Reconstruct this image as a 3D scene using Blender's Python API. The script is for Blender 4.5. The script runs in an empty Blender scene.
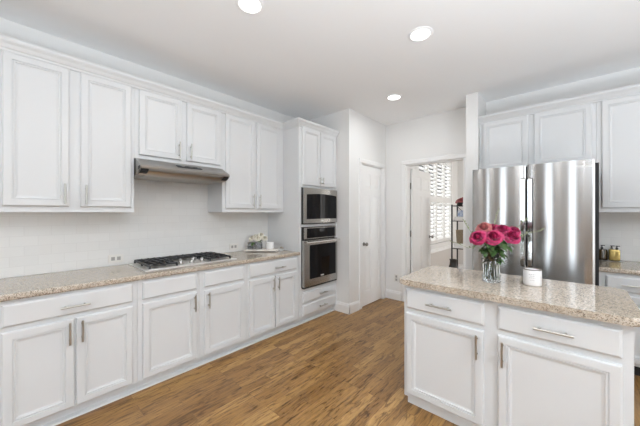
import bpy, bmesh, math, random
from mathutils import Vector, Matrix
random.seed(7)
C = bpy.context.scene.collection
sc = bpy.context.scene
PI = math.pi

# ---------------------------------------------------------------- camera
cam_d = bpy.data.cameras.new('camera'); cam = bpy.data.objects.new('camera', cam_d); C.objects.link(cam)
YAW = math.radians(41.98)
cam.location = (3.121, 0.0, 1.397)
cam.rotation_euler = (PI/2, 0, YAW)
cam_d.sensor_width = 36; cam_d.lens = 279.66*36/640
cam_d.shift_y = -(213-212.53)/640
cam_d.clip_start = 0.02
sc.camera = cam

# ---------------------------------------------------------------- world
w = bpy.data.worlds.new('world'); sc.world = w; w.use_nodes = True
bgn = w.node_tree.nodes['Background']; bgn.inputs[0].default_value = (0.86, 0.93, 1.0, 1); bgn.inputs[1].default_value = 1.0

def area(name, loc, rot, sx, sy, power, col=(1, 1, 1), spread=PI, shape='RECTANGLE'):
    l = bpy.data.lights.new(name, 'AREA'); l.shape = shape; l.size = sx
    if shape == 'RECTANGLE': l.size_y = sy
    l.energy = power; l.color = col; l.spread = spread
    o = bpy.data.objects.new(name, l); C.objects.link(o); o.location = loc; o.rotation_euler = rot
    return o
DAY = (0.80, 0.90, 1.0)
# daylight at invented windows behind and to the right of the camera, and at the far room's shuttered window
REAR_WIN = [(0.30, 0.64), (1.72, 2.36), (3.62, 4.16)]  # unseen windows, placed to streak the refrigerator reflections
RIGHT_WIN = [(-2.6, -1.3), (0.9, 2.1)]
for a, b in REAR_WIN:
    area('window_daylight', ((a+b)/2, -3.70, 1.38), (PI/2+math.radians(4), 0, 0), b-a, 2.5, 52*(b-a), DAY)
for a, b in RIGHT_WIN:
    area('window_daylight', (6.22, (a+b)/2, 1.5), (0, PI/2+math.radians(14), 0), 1.9, b-a, 4*(b-a), (0.94, 0.97, 1.0))
area('window_daylight', (0.70, 5.85, 1.7), (0, -PI/2, 0), 1.9, 2.0, 105, (0.95, 0.98, 1.0))
area('ceiling_fill', (4.95, -0.3, 0.45), (PI, 0, 0), 1.8, 2.0, 370, (0.84, 0.92, 1.0), math.radians(150))  # added upward fill with no fixture, brightens the ceiling
area('far_room_fill', (4.25, 6.0, 1.5), (0, PI/2, 0), 1.5, 1.6, 60, (1, .99, .97))  # added lamp that brightens the far room from an unseen side

sc.view_settings.view_transform = 'Standard'
sc.view_settings.look = 'None'
sc.view_settings.gamma = 1
sc.view_settings.use_curve_mapping = False
sc.view_settings.exposure = -0.46
try:
    sc.cycles.max_bounces = 14; sc.cycles.diffuse_bounces = 8; sc.cycles.glossy_bounces = 6; sc.cycles.transmission_bounces = 10
    sc.cycles.sample_clamp_indirect = 6; sc.cycles.caustics_reflective = False; sc.cycles.caustics_refractive = False
except Exception: pass

# ---------------------------------------------------------------- materials
def mat(name, col=(.8, .8, .8), rough=.5, metal=0, **kw):
    m = bpy.data.materials.new(name); m.use_nodes = True
    b = m.node_tree.nodes['Principled BSDF']
    b.inputs['Base Color'].default_value = (*col, 1); b.inputs['Roughness'].default_value = rough; b.inputs['Metallic'].default_value = metal
    for k, v in kw.items():
        b.inputs[k.replace('_', ' ')].default_value = v
    return m
def N(m, t, **kw):
    n = m.node_tree.nodes.new(t)
    for k, v in kw.items(): setattr(n, k, v)
    return n
def L(m, a, b): m.node_tree.links.new(a, b)
def bsdf(m): return m.node_tree.nodes['Principled BSDF']
def coords(m, scale=(1, 1, 1), rot=(0, 0, 0)):
    g = N(m, 'ShaderNodeNewGeometry'); mp = N(m, 'ShaderNodeMapping')
    mp.inputs['Scale'].default_value = scale; mp.inputs['Rotation'].default_value = rot
    L(m, g.outputs['Position'], mp.inputs['Vector']); return mp.outputs['Vector']
def ramp(m, stops, interp='LINEAR'):
    r = N(m, 'ShaderNodeValToRGB'); r.color_ramp.interpolation = interp
    e = r.color_ramp.elements
    while len(e) < len(stops): e.new(.5)
    for el, (p, c) in zip(e, stops): el.position = p; el.color = (*c, 1)
    return r
def paint(name, col, rough, bump=.02, scale=90):
    m = mat(name, col, rough)
    n = N(m, 'ShaderNodeTexNoise'); n.inputs['Scale'].default_value = scale; n.inputs['Detail'].default_value = 2
    L(m, coords(m), n.inputs['Vector'])
    b = N(m, 'ShaderNodeBump'); b.inputs['Strength'].default_value = bump; b.inputs['Distance'].default_value = .002
    L(m, n.outputs['Fac'], b.inputs['Height']); L(m, b.outputs['Normal'], bsdf(m).inputs['Normal']); return m

M = {}
M['cab'] = paint('cabinet_paint', (.655, .666, .672), .38, .02, 40)
M['trimw'] = paint('trim_paint', (.84, .84, .835), .4, .02, 40)
M['wall'] = paint('wall_paint', (.80, .797, .785), .75, .08, 120)
M['ceil'] = paint('ceiling_paint', (.90, .905, .91), .85, .1, 150)
M['lowwall'] = paint('greige_wall_paint', (.66, .64, .62), .75, .05, 120)
M['farwall'] = paint('far_wall_paint', (.74, .74, .735), .75, .05, 120)
M['rearwall'] = paint('taupe_wall_paint', (.42, .395, .37), .75, .05, 120)  # invented dark tone for the unseen rear wall, greys the refrigerator reflections
M['nickel'] = mat('brushed_nickel', (.50, .485, .445), .28, 1)
M['steel'] = mat('stainless_steel', (.47, .455, .43), .24, 1)
M['steeldark'] = mat('near_black_side', (.008, .008, .008), .6, 0)
M['hoodsteel'] = mat('hood_stainless', (.46, .44, .415), .30, 1)
M['plate_steel'] = mat('satin_steel_plate', (.78, .765, .74), .42, 1)
M['chrome'] = mat('polished_steel', (.80, .79, .77), .12, 1)
M['blackglass'] = mat('black_glass', (.003, .003, .004), .05, 0, Specular_IOR_Level=.22)
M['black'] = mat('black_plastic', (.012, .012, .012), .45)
M['iron'] = mat('cast_iron', (.018, .018, .019), .42)
M['blackmetal'] = mat('black_metal', (.02, .019, .018), .45)
M['bronze'] = mat('dark_nickel_knob', (.28, .26, .24), .3, 1)
M['plate'] = mat('outlet_plate', (.74, .72, .68), .4)
M['slot'] = mat('outlet_slot', (.35, .34, .32), .6)
M['ceramic'] = mat('white_ceramic', (.82, .82, .81), .2)
M['wax'] = mat('white_candle_label', (.80, .78, .77), .3)
M['ink'] = mat('grey_ink', (.35, .34, .34), .6)
M['soap'] = mat('amber_glass', (.05, .032, .012), .12, 0, Coat_Weight=.6)
M['gold'] = mat('gold_lacquer', (.48, .35, .12), .22, .6)
M['logo'] = mat('logo_glint_silver', (.86, .85, .82), .3, .2)  # lettering, also the painted glints on microwave and oven

def mk_brushed():
    m = mat('brushed_stainless', (.47, .462, .45), .20, 1, Anisotropic=1.0, Anisotropic_Rotation=.25)
    t = N(m, 'ShaderNodeTangent'); t.direction_type = 'RADIAL'; t.axis = 'Z'
    L(m, t.outputs[0], bsdf(m).inputs['Tangent'])
    n = N(m, 'ShaderNodeTexNoise'); n.inputs['Scale'].default_value = 1; n.inputs['Detail'].default_value = 2
    L(m, coords(m, (3, 3, 600)), n.inputs['Vector'])
    r = N(m, 'ShaderNodeMapRange'); r.inputs['To Min'].default_value = .17; r.inputs['To Max'].default_value = .22
    L(m, n.outputs['Fac'], r.inputs['Value']); L(m, r.outputs[0], bsdf(m).inputs['Roughness'])
    return m
M['brushed'] = mk_brushed()

def mk_glass():
    m = mat('clear_glass', (.97, .985, .98), .0, 0, Transmission_Weight=1.0, IOR=1.45); return m
M['glass'] = mk_glass()
def mk_pane():
    m = bpy.data.materials.new('window_pane'); m.use_nodes = True; nt = m.node_tree; nt.nodes.clear()
    o = nt.nodes.new('ShaderNodeOutputMaterial'); x = nt.nodes.new('ShaderNodeMixShader'); t = nt.nodes.new('ShaderNodeBsdfTransparent'); g = nt.nodes.new('ShaderNodeBsdfGlossy')
    g.inputs['Roughness'].default_value = .02; fr = nt.nodes.new('ShaderNodeFresnel'); fr.inputs[0].default_value = 1.3
    nt.links.new(fr.outputs[0], x.inputs[0]); nt.links.new(t.outputs[0], x.inputs[1]); nt.links.new(g.outputs[0], x.inputs[2]); nt.links.new(x.outputs[0], o.inputs[0]); return m
M['pane'] = mk_pane()
M['waterm'] = mat('vase_water', (.93, .97, .95), 0, 0, Transmission_Weight=1.0, IOR=1.33)
M['smoke'] = mat('smoked_glass', (.62, .64, .65), .02, 0, Transmission_Weight=.8, IOR=1.45)

def mk_granite():
    m = mat('beige_granite', (.6, .5, .4), .10, 0, Coat_Weight=.12, Coat_Roughness=.04)
    v = coords(m)
    n1 = N(m, 'ShaderNodeTexNoise'); n1.inputs['Scale'].default_value = 60; n1.inputs['Detail'].default_value = 5; n1.inputs['Roughness'].default_value = .75
    L(m, v, n1.inputs['Vector'])
    r1 = ramp(m, [(.30, (.32, .27, .215)), (.45, (.44, .38, .31)), (.58, (.53, .465, .385)), (.75, (.63, .57, .485))])
    L(m, n1.outputs['Fac'], r1.inputs[0])
    vo = N(m, 'ShaderNodeTexVoronoi'); vo.inputs['Scale'].default_value = 240; L(m, v, vo.inputs['Vector'])
    sep = N(m, 'ShaderNodeSeparateColor'); L(m, vo.outputs['Color'], sep.inputs[0])
    r2 = ramp(m, [(0, (.13, .11, .10)), (.09, (.13, .11, .10)), (.11, (.47, .40, .34)), (.26, (.50, .42, .35)), (.28, (1, 1, 1)), (.86, (1, 1, 1)), (.88, (1.25, 1.2, 1.15))], 'CONSTANT')
    L(m, sep.outputs[0], r2.inputs[0])
    mx = N(m, 'ShaderNodeMix', data_type='RGBA', blend_type='MULTIPLY'); mx.inputs['Factor'].default_value = .72
    L(m, r1.outputs[0], mx.inputs[6]); L(m, r2.outputs[0], mx.inputs[7])
    L(m, mx.outputs[2], bsdf(m).inputs['Base Color'])
    return m
M['granite'] = mk_granite()

def mk_wood():
    m = mat('oak_strip_floor', (.4, .25, .12), .3)
    v = coords(m, (1, 1, 1), (0, 0, PI/2))
    br = N(m, 'ShaderNodeTexBrick'); br.offset = .37; br.offset_frequency = 3; br.squash = 1
    for k, x in (('Scale', 1), ('Mortar Size', .0011), ('Mortar Smooth', .1), ('Brick Width', .62), ('Row Height', .078), ('Bias', 0)): br.inputs[k].default_value = x
    br.inputs['Color1'].default_value = (0, 0, 0, 1); br.inputs['Color2'].default_value = (1, 1, 1, 1); br.inputs['Mortar'].default_value = (.5, .5, .5, 1)
    L(m, v, br.inputs['Vector'])
    # shift the grain per board
    sep = N(m, 'ShaderNodeSeparateColor'); L(m, br.outputs['Color'], sep.inputs[0])
    sc_ = N(m, 'ShaderNodeMath', operation='MULTIPLY'); sc_.inputs[1].default_value = 37.0; L(m, sep.outputs[0], sc_.inputs[0])
    g = coords(m, (17, 2.6, 1))
    n1 = N(m, 'ShaderNodeTexNoise', noise_dimensions='4D'); n1.inputs['Scale'].default_value = 2.2; n1.inputs['Detail'].default_value = 6; n1.inputs['Roughness'].default_value = .62; n1.inputs['Distortion'].default_value = 1.3
    L(m, g, n1.inputs['Vector']); L(m, sc_.outputs[0], n1.inputs['W'])
    g2 = coords(m, (60, 2.5, 1))
    n2 = N(m, 'ShaderNodeTexNoise', noise_dimensions='4D'); n2.inputs['Scale'].default_value = 2.5; n2.inputs['Detail'].default_value = 3; n2.inputs['Distortion'].default_value = .5
    L(m, g2, n2.inputs['Vector']); L(m, sc_.outputs[0], n2.inputs['W'])
    base = ramp(m, [(.0, (.225, .115, .036)), (.4, (.285, .152, .050)), (.75, (.335, .188, .064)), (1, (.41, .24, .088))])
    L(m, sep.outputs[0], base.inputs[0])
    gr = ramp(m, [(.30, (.22, .18, .14)), (.40, (.44, .38, .32)), (.47, (.93, .91, .89)), (.60, (1.12, 1.12, 1.1)), (.74, (1.45, 1.45, 1.4))])
    L(m, n1.outputs['Fac'], gr.inputs[0])
    gr2 = ramp(m, [(.3, (.62, .58, .54)), (.5, (1, 1, 1)), (.8, (1.1, 1.1, 1.1))])
    L(m, n2.outputs['Fac'], gr2.inputs[0])
    a = N(m, 'ShaderNodeMix', data_type='RGBA', blend_type='MULTIPLY'); a.inputs['Factor'].default_value = .9
    L(m, base.outputs[0], a.inputs[6]); L(m, gr.outputs[0], a.inputs[7])
    b = N(m, 'ShaderNodeMix', data_type='RGBA', blend_type='MULTIPLY'); b.inputs['Factor'].default_value = .8
    L(m, a.outputs[2], b.inputs[6]); L(m, gr2.outputs[0], b.inputs[7])
    c = N(m, 'ShaderNodeMix', data_type='RGBA'); c.inputs[7].default_value = (.12, .06, .025, 1)
    L(m, br.outputs['Fac'], c.inputs['Factor']); L(m, b.outputs[2], c.inputs[6])
    L(m, c.outputs[2], bsdf(m).inputs['Base Color'])
    rr = N(m, 'ShaderNodeMapRange'); rr.inputs['To Min'].default_value = .26; rr.inputs['To Max'].default_value = .42
    L(m, n1.outputs['Fac'], rr.inputs['Value']); L(m, rr.outputs[0], bsdf(m).inputs['Roughness'])
    bp = N(m, 'ShaderNodeBump'); bp.inputs['Strength'].default_value = .25; bp.inputs['Distance'].default_value = .001; bp.invert = True
    L(m, br.outputs['Fac'], bp.inputs['Height']); L(m, bp.outputs['Normal'], bsdf(m).inputs['Normal'])
    return m
M['wood'] = mk_wood()

def mk_tile(name, axis):
    m = mat(name, (.77, .765, .745), .22)
    g = N(m, 'ShaderNodeNewGeometry'); s = N(m, 'ShaderNodeSeparateXYZ'); L(m, g.outputs['Position'], s.inputs[0])
    cb = N(m, 'ShaderNodeCombineXYZ'); L(m, s.outputs[axis], cb.inputs[0]); L(m, s.outputs[2], cb.inputs[1])
    br = N(m, 'ShaderNodeTexBrick'); br.offset = .5
    for k, x in (('Scale', 1), ('Mortar Size', .0016), ('Mortar Smooth', .3), ('Brick Width', .152), ('Row Height', .076)): br.inputs[k].default_value = x
    br.inputs['Color1'].default_value = (.78, .775, .755, 1); br.inputs['Color2'].default_value = (.75, .745, .725, 1); br.inputs['Mortar'].default_value = (.71, .70, .68, 1)
    L(m, cb.outputs[0], br.inputs['Vector']); L(m, br.outputs['Color'], bsdf(m).inputs['Base Color'])
    bp = N(m, 'ShaderNodeBump'); bp.inputs['Strength'].default_value = .35; bp.inputs['Distance'].default_value = .001; bp.invert = True
    L(m, br.outputs['Fac'], bp.inputs['Height']); L(m, bp.outputs['Normal'], bsdf(m).inputs['Normal'])
    return m
M['tile_x'] = mk_tile('white_subway_tile_left', 1)
M['tile_y'] = mk_tile('white_subway_tile_back', 0)

def noisy(name, c1, c2, rough, scale):
    m = mat(name, c1, rough)
    n = N(m, 'ShaderNodeTexNoise'); n.inputs['Scale'].default_value = scale; L(m, coords(m), n.inputs['Vector'])
    r = ramp(m, [(.35, c1), (.65, c2)]); L(m, n.outputs['Fac'], r.inputs[0]); L(m, r.outputs[0], bsdf(m).inputs['Base Color']); return m
M['rose'] = noisy('magenta_petals', (.46, .010, .085), (.62, .03, .165), .5, 40)
M['rose_pale'] = noisy('pale_rose_petals', (.42, .08, .10), (.55, .20, .17), .6, 60)
M['rose_white'] = noisy('cream_petals', (.78, .74, .64), (.70, .66, .55), .6, 60)
M['leaf'] = noisy('leaf_green', (.05, .12, .03), (.13, .23, .07), .45, 50)
M['sprig'] = noisy('sprig_green', (.20, .25, .12), (.36, .38, .24), .6, 50)
M['twig'] = mat('brown_twig', (.16, .10, .05), .7)
M['basket'] = noisy('woven_basket', (.20, .155, .10), (.32, .26, .18), .8, 120)
M['marble'] = noisy('marble_board', (.74, .70, .65), (.66, .61, .55), .25, 14)
M['bluebox'] = noisy('blue_pattern', (.10, .20, .45), (.70, .72, .75), .5, 45)
M['fluff'] = noisy('white_fleece', (.75, .73, .72), (.85, .84, .83), .9, 60)
M['louver'] = mat('shutter_white', (.84, .84, .83), .4)

def emis(name, col, s):
    m = bpy.data.materials.new(name); m.use_nodes = True
    nt = m.node_tree; nt.nodes.clear()
    e = nt.nodes.new('ShaderNodeEmission'); e.inputs[0].default_value = (*col, 1); e.inputs[1].default_value = s
    o = nt.nodes.new('ShaderNodeOutputMaterial'); nt.links.new(e.outputs[0], o.inputs[0]); return m
M['lamp'] = emis('lamp_lens', (1, .985, .95), 9)

# ---------------------------------------------------------------- mesh helpers (world coordinates)
AX = {'X': Matrix(((0, 0, 1, 0), (1, 0, 0, 0), (0, 1, 0, 0), (0, 0, 0, 1))),      # a->Y b->Z c->+X
      'Y': Matrix(((1, 0, 0, 0), (0, 0, -1, 0), (0, 1, 0, 0), (0, 0, 0, 1)))}     # a->X b->Z c->-Y
class MB:
    def __init__(s): s.bm = bmesh.new()
    def box(s, x0, x1, y0, y1, z0, z1, bev=0):
        r = bmesh.ops.create_cube(s.bm, size=1)
        vs = r['verts']
        for v in vs: v.co = Vector(((x0+x1)/2+v.co.x*(x1-x0), (y0+y1)/2+v.co.y*(y1-y0), (z0+z1)/2+v.co.z*(z1-z0)))
        if bev:
            es = {e for v in vs for e in v.link_edges}
            bmesh.ops.bevel(s.bm, geom=list(es), offset=bev, segments=2, affect='EDGES', profile=.5)
        return s
    def tube(s, p0, p1, r0, r1=None, n=16, caps=True):
        p0, p1 = Vector(p0), Vector(p1); r1 = r0 if r1 is None else r1
        d = p1-p0; q = d.to_track_quat('Z', 'Y').to_matrix().to_4x4()
        r = bmesh.ops.create_cone(s.bm, cap_ends=caps, segments=n, radius1=r0, radius2=r1, depth=d.length)
        bmesh.ops.transform(s.bm, matrix=Matrix.Translation((p0+p1)/2) @ q, verts=r['verts']); return s
    def path(s, pts, r, n=8):
        for a, b in zip(pts[:-1], pts[1:]): s.tube(a, b, r, n=n)
        return s
    def lathe(s, c, prof, n=28):
        rings = []
        for r, z in prof:
            if r < 1e-6: rings.append([s.bm.verts.new((c[0], c[1], c[2]+z))])
            else: rings.append([s.bm.verts.new((c[0]+r*math.cos(2*PI*i/n), c[1]+r*math.sin(2*PI*i/n), c[2]+z)) for i in range(n)])
        for a, b in zip(rings[:-1], rings[1:]):
            for i in range(n):
                j = (i+1) % n
                if len(a) == 1 and len(b) == 1: continue
                if len(a) == 1: s.bm.faces.new((a[0], b[j], b[i]))
                elif len(b) == 1: s.bm.faces.new((a[i], a[j], b[0]))
                else: s.bm.faces.new((a[i], a[j], b[j], b[i]))
        return s
    def sphere(s, c, r, sz=1, n=16):
        q = bmesh.ops.create_uvsphere(s.bm, u_segments=n, v_segments=max(6, n//2), radius=r)
        for v in q['verts']: v.co = Vector((c[0]+v.co.x, c[1]+v.co.y, c[2]+v.co.z*sz))
        return s
    def rings(s, ax, a0, a1, b0, b1, c0, prof):
        """nested rectangles: prof = [(inset, height)], closed by a back and a centre face"""
        mt = AX[ax]; allr = []
        for ins, h in prof:
            allr.append([s.bm.verts.new(mt @ Vector(p)) for p in ((a0+ins, b0+ins, co(ax, c0, h)), (a1-ins, b0+ins, co(ax, c0, h)), (a1-ins, b1-ins, co(ax, c0, h)), (a0+ins, b1-ins, co(ax, c0, h)))])
        for p, q in zip(allr[:-1], allr[1:]):
            for i in range(4): s.bm.faces.new((p[i], p[(i+1) % 4], q[(i+1) % 4], q[i]))
        s.bm.faces.new(allr[-1]); s.bm.faces.new(list(reversed(allr[0]))); return s
    def prism(s, pts, ax, t0, t1):
        """polygon extruded along world axis ax ('x','y','z')"""
        def mk(p, t): return {'x': (t, p[0], p[1]), 'y': (p[0], t, p[1]), 'z': (p[0], p[1], t)}[ax]
        A = [s.bm.verts.new(mk(p, t0)) for p in pts]; B = [s.bm.verts.new(mk(p, t1)) for p in pts]
        n = len(pts)
        for i in range(n): s.bm.faces.new((A[i], A[(i+1) % n], B[(i+1) % n], B[i]))
        s.bm.faces.new(list(reversed(A))); s.bm.faces.new(B); return s
def co(ax, c0, h):                       # c0 = world coordinate of the plane, h = outward height
    return c0+h if ax == 'X' else -(c0-h)
def origin_of(o):
    v = Vector((0, 0, 0))
    while o: v += o.location; o = o.parent
    return v
def link(name, mb, m, parent=None, smooth=False, loc=None):
    bm = mb.bm if isinstance(mb, MB) else mb
    bmesh.ops.recalc_face_normals(bm, faces=bm.faces)
    if parent is None and loc is None:
        xs = [v.co for v in bm.verts]
        lo = Vector((min(v.x for v in xs), min(v.y for v in xs), min(v.z for v in xs))); hi = Vector((max(v.x for v in xs), max(v.y for v in xs), 0))
        loc = Vector(((lo.x+hi.x)/2, (lo.y+hi.y)/2, lo.z))
    off = origin_of(parent) if parent else Vector(loc)
    bmesh.ops.translate(bm, vec=-off, verts=bm.verts)
    me = bpy.data.meshes.new(name); bm.to_mesh(me); bm.free()
    o = bpy.data.objects.new(name, me); C.objects.link(o)
    me.materials.append(m if not isinstance(m, str) else M[m])
    if smooth:
        for p in me.polygons: p.use_smooth = True
        try:
            me.set_sharp_from_angle(angle=math.radians(40))
        except Exception: pass
    if parent: o.parent = parent
    else: o.location = off
    return o
def tag(o, label, cat, group=None):
    o['label'] = label; o['category'] = cat
    if group: o['group'] = group
    return o
def struct(name, mb, m, parent=None, smooth=False):
    o = link(name, mb, m, parent, smooth)
    o['kind'] = 'structure'; return o
def thing(name, loc, label, cat, group=None):
    o = bpy.data.objects.new(name, None); C.objects.link(o); o.location = loc; o.empty_display_size = .05
    return tag(o, label, cat, group)
def sempty(name, loc):
    o = bpy.data.objects.new(name, None); C.objects.link(o); o.location = loc; o['kind'] = 'structure'; return o
def copy_tree(o, parent=None):
    c = o.copy(); C.objects.link(c); c.parent = parent
    for ch in list(o.children): copy_tree(ch, c)
    return c

# ---------------------------------------------------------------- the room
H = 2.83
YB = 4.15
struct('floor', MB().box(-.12, 6.12, -3.62, 7.42, -.1, 0), 'wood')
struct('ceiling', MB().box(-.12, 6.12, -3.62, 7.42, H, H+.1), 'ceil')
def wall(name, ax, c0, c1, a0, a1, holes, m='wall'):
    """wall slab between c0..c1 (thickness) along a0..a1 with holes (h0,h1,z0,z1)"""
    mb = MB()
    def seg(p, q, z0, z1):
        if q-p < 1e-4 or z1-z0 < 1e-4: return
        if ax == 'x': mb.box(p, q, c0, c1, z0, z1)      # runs along x
        else: mb.box(c0, c1, p, q, z0, z1)
    cur = a0
    for h0, h1, z0, z1 in sorted(holes):
        seg(cur, h0, 0, H); seg(h0, h1, 0, z0); seg(h0, h1, z1, H); cur = h1
    seg(cur, a1, 0, H)
    return struct(name, mb, m)
WZ0, WZ1 = .55, 2.45
wall('wall_left', 'y', -.12, 0, -3.5, 4.15, [])
wall('wall_rear', 'x', -3.62, -3.5, -.12, 6.12, [(a, b, .12, 2.62) for a, b in REAR_WIN], 'rearwall')
wall('wall_right', 'y', 6.0, 6.12, -3.5, 7.3, [(a, b, WZ0, WZ1) for a, b in RIGHT_WIN])
PX = .845
wall('wall_pantry_end', 'x', 3.128, 3.228, 0, PX, [])
PD0, PD1, PDZ = 3.43, 4.045, 2.115
wall('wall_pantry', 'y', PX-.1, PX, 3.228, YB, [(PD0, PD1, 0, PDZ)])
DX0, DX1, DZ = 1.195, 2.03, 2.14
wall('wall_back', 'x', YB, YB+.12, -.12, 6.0, [(DX0, DX1, 0, DZ)])
wall('wall_fridge_side', 'y', 2.163, 2.293, 3.73, YB, [])
FW0, FW1, FZ0, FZ1 = 4.92, 6.80, .76, 2.56
wall('wall_far_left', 'y', .94, 1.06, YB+.12, 7.3, [(FW0, FW1, FZ0, FZ1)], 'wall')
wall('wall_far_back', 'x', 7.3, 7.42, -.12, 6.12, [], 'farwall')
wall('wall_far_right', 'y', 4.1, 4.2, YB+.12, 7.3, [(5.2, 6.8, .8, 2.3)], 'farwall')
# lower greige wall with a white chair rail under the far window
struct('wall_far_lower', MB().box(1.06, 1.075, YB+.13, 7.3, .10, .59), 'lowwall')
struct('trim_4', MB().prism([(1.06, .59), (1.105, .60), (1.10, .625), (1.085, .635), (1.08, .66), (1.06, .665)], 'y', YB+.13, 7.3), 'trimw')

# backsplash tile
struct('backsplash_left', MB().box(0, .008, -1.0, 2.384, .915, 1.40).box(0, .008, .716, 1.529, 1.40, 1.86), 'tile_x')
struct('backsplash_back', MB().box(3.30, 5.2, YB-.008, YB, .915, 1.40), 'tile_y')

# baseboards
def bprof(x0, s):  # profile (offset, z), s = outward sign
    return [(x0, 0), (x0+s*.016, 0), (x0+s*.016, .105), (x0+s*.012, .115), (x0+s*.008, .135), (x0, .14)]
struct('baseboard_pantry_end', MB().prism(bprof(3.128, -1), 'x', .61, PX+.016), 'trimw')
struct('baseboard_pantry', MB().prism(bprof(PX, 1), 'y', 3.113, PD0-.072).prism(bprof(PX, 1), 'y', PD1+.066, YB), 'trimw')
struct('baseboard_back', MB().prism(bprof(YB, -1), 'x', PX, DX0-.075), 'trimw')
struct('baseboard_fridge_side', MB().prism(bprof(3.73, -1), 'x', 2.15, 2.305), 'trimw')
struct('baseboard_far_left', MB().prism(bprof(1.06, 1), 'y', YB+.13, 7.3), 'trimw')
struct('baseboard_far_back', MB().prism(bprof(7.3, -1), 'x', 1.06, 4.1), 'trimw')

# door casings
def casing(name, ax, plane, a0, a1, z, wd=.066, th=.018, depth=None):
    mb = MB()
    for lo, hi, z0, z1 in ((a0-wd, a0, 0, z), (a1, a1+wd, 0, z), (a0-wd, a1+wd, z, z+wd)):
        mb.rings(ax, lo, hi, z0, z1, plane, [(0, 0), (0, th-.006), (.008, th), ])
    if depth:
        mb2 = mb
        if ax == 'Y':
            mb2.box(a0, a0+.012, plane, plane+depth, 0, z); mb2.box(a1-.012, a1, plane, plane+depth, 0, z); mb2.box(a0, a1, plane, plane+depth, z-.012, z)
        else:
            mb2.box(plane-depth, plane, a0, a0+.012, 0, z); mb2.box(plane-depth, plane, a1-.012, a1, 0, z); mb2.box(plane-depth, plane, a0, a1, z-.012, z)
    return struct(name, mb, 'trimw')
casing('trim_1', 'X', PX, PD0, PD1, PDZ, depth=.09)
casing('trim_2', 'Y', YB, DX0, DX1, DZ, depth=.12)

# six-panel door leaf in the X-facing plane
def six_panel(mb, y0, y1, z0, z1, x, th=.035):
    W = y1-y0; Hh = z1-z0
    mb.box(x-th, x-.006, y0, y1, z0, z1)
    st = .115*W/.76; mid = .10*W/.76
    rows = [(.215/2.1, .83/2.1), (.96/2.1, 1.66/2.1), (1.76/2.1, 1.98/2.1)]
    cols = [(y0+st, y0+W/2-mid/2), (y0+W/2+mid/2, y1-st)]
    # stiles and rails stand 6 mm proud of the field
    ys = [y0, cols[0][0], cols[0][1], cols[1][0], cols[1][1], y1]
    for a, b in ((ys[0], ys[1]), (ys[2], ys[3]), (ys[4], ys[5])): mb.box(x-.006, x, a, b, z0, z1)
    zs = [z0]+[z0+Hh*q for r in rows for q in r]+[z1]
    for a, b in ((zs[0], zs[1]), (zs[2], zs[3]), (zs[4], zs[5]), (zs[6], zs[7])):
        for c0, c1 in cols: mb.box(x-.006, x, c0, c1, a, b)
    for r0, r1 in rows:
        for c0, c1 in cols:
            mb.rings('X', c0+.008, c1-.008, z0+Hh*r0+.008, z0+Hh*r1-.008, x-.007, [(0, 0), (.004, .001), (.028, .006)])
d1 = sempty('door_1', (PX-.03, (PD0+PD1)/2, 0))
lf = MB(); six_panel(lf, PD0+.014, PD1-.014, .012, PDZ-.015, PX-.012)
struct('leaf', lf, 'trimw', d1)
def knob(parent, x, y, z):
    kb = MB()
    kb.tube((x, y, z), (x+.008, y, z), .028, .026, 20).tube((x+.008, y, z), (x+.04, y, z), .009, n=12)
    bm2 = bmesh.ops.create_uvsphere(kb.bm, u_segments=18, v_segments=12, radius=.028)
    for v in bm2['verts']: v.co = Vector((x+.052+v.co.x*.75, y+v.co.y, z+v.co.z))
    o = link('door_knob', kb, 'bronze', parent, True); return o
knob(d1, PX-.012, 3.512, .93)
d2 = sempty('door_2', (1.225, YB+.16, 0))
lf = MB(); six_panel(lf, YB+.14, YB+.14+.76, .012, 2.095, 1.245)
struct('leaf', lf, 'trimw', d2)
knob(d2, 1.245, YB+.14+.70, .97)
for z in (.25, 1.06, 1.82):
    link('hinge', MB().box(1.205, 1.212, YB+.12, YB+.14, z-.05, z+.05).tube((1.214, YB+.131, z-.05), (1.214, YB+.131, z+.05), .0065, n=10), 'bronze', d2)

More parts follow.
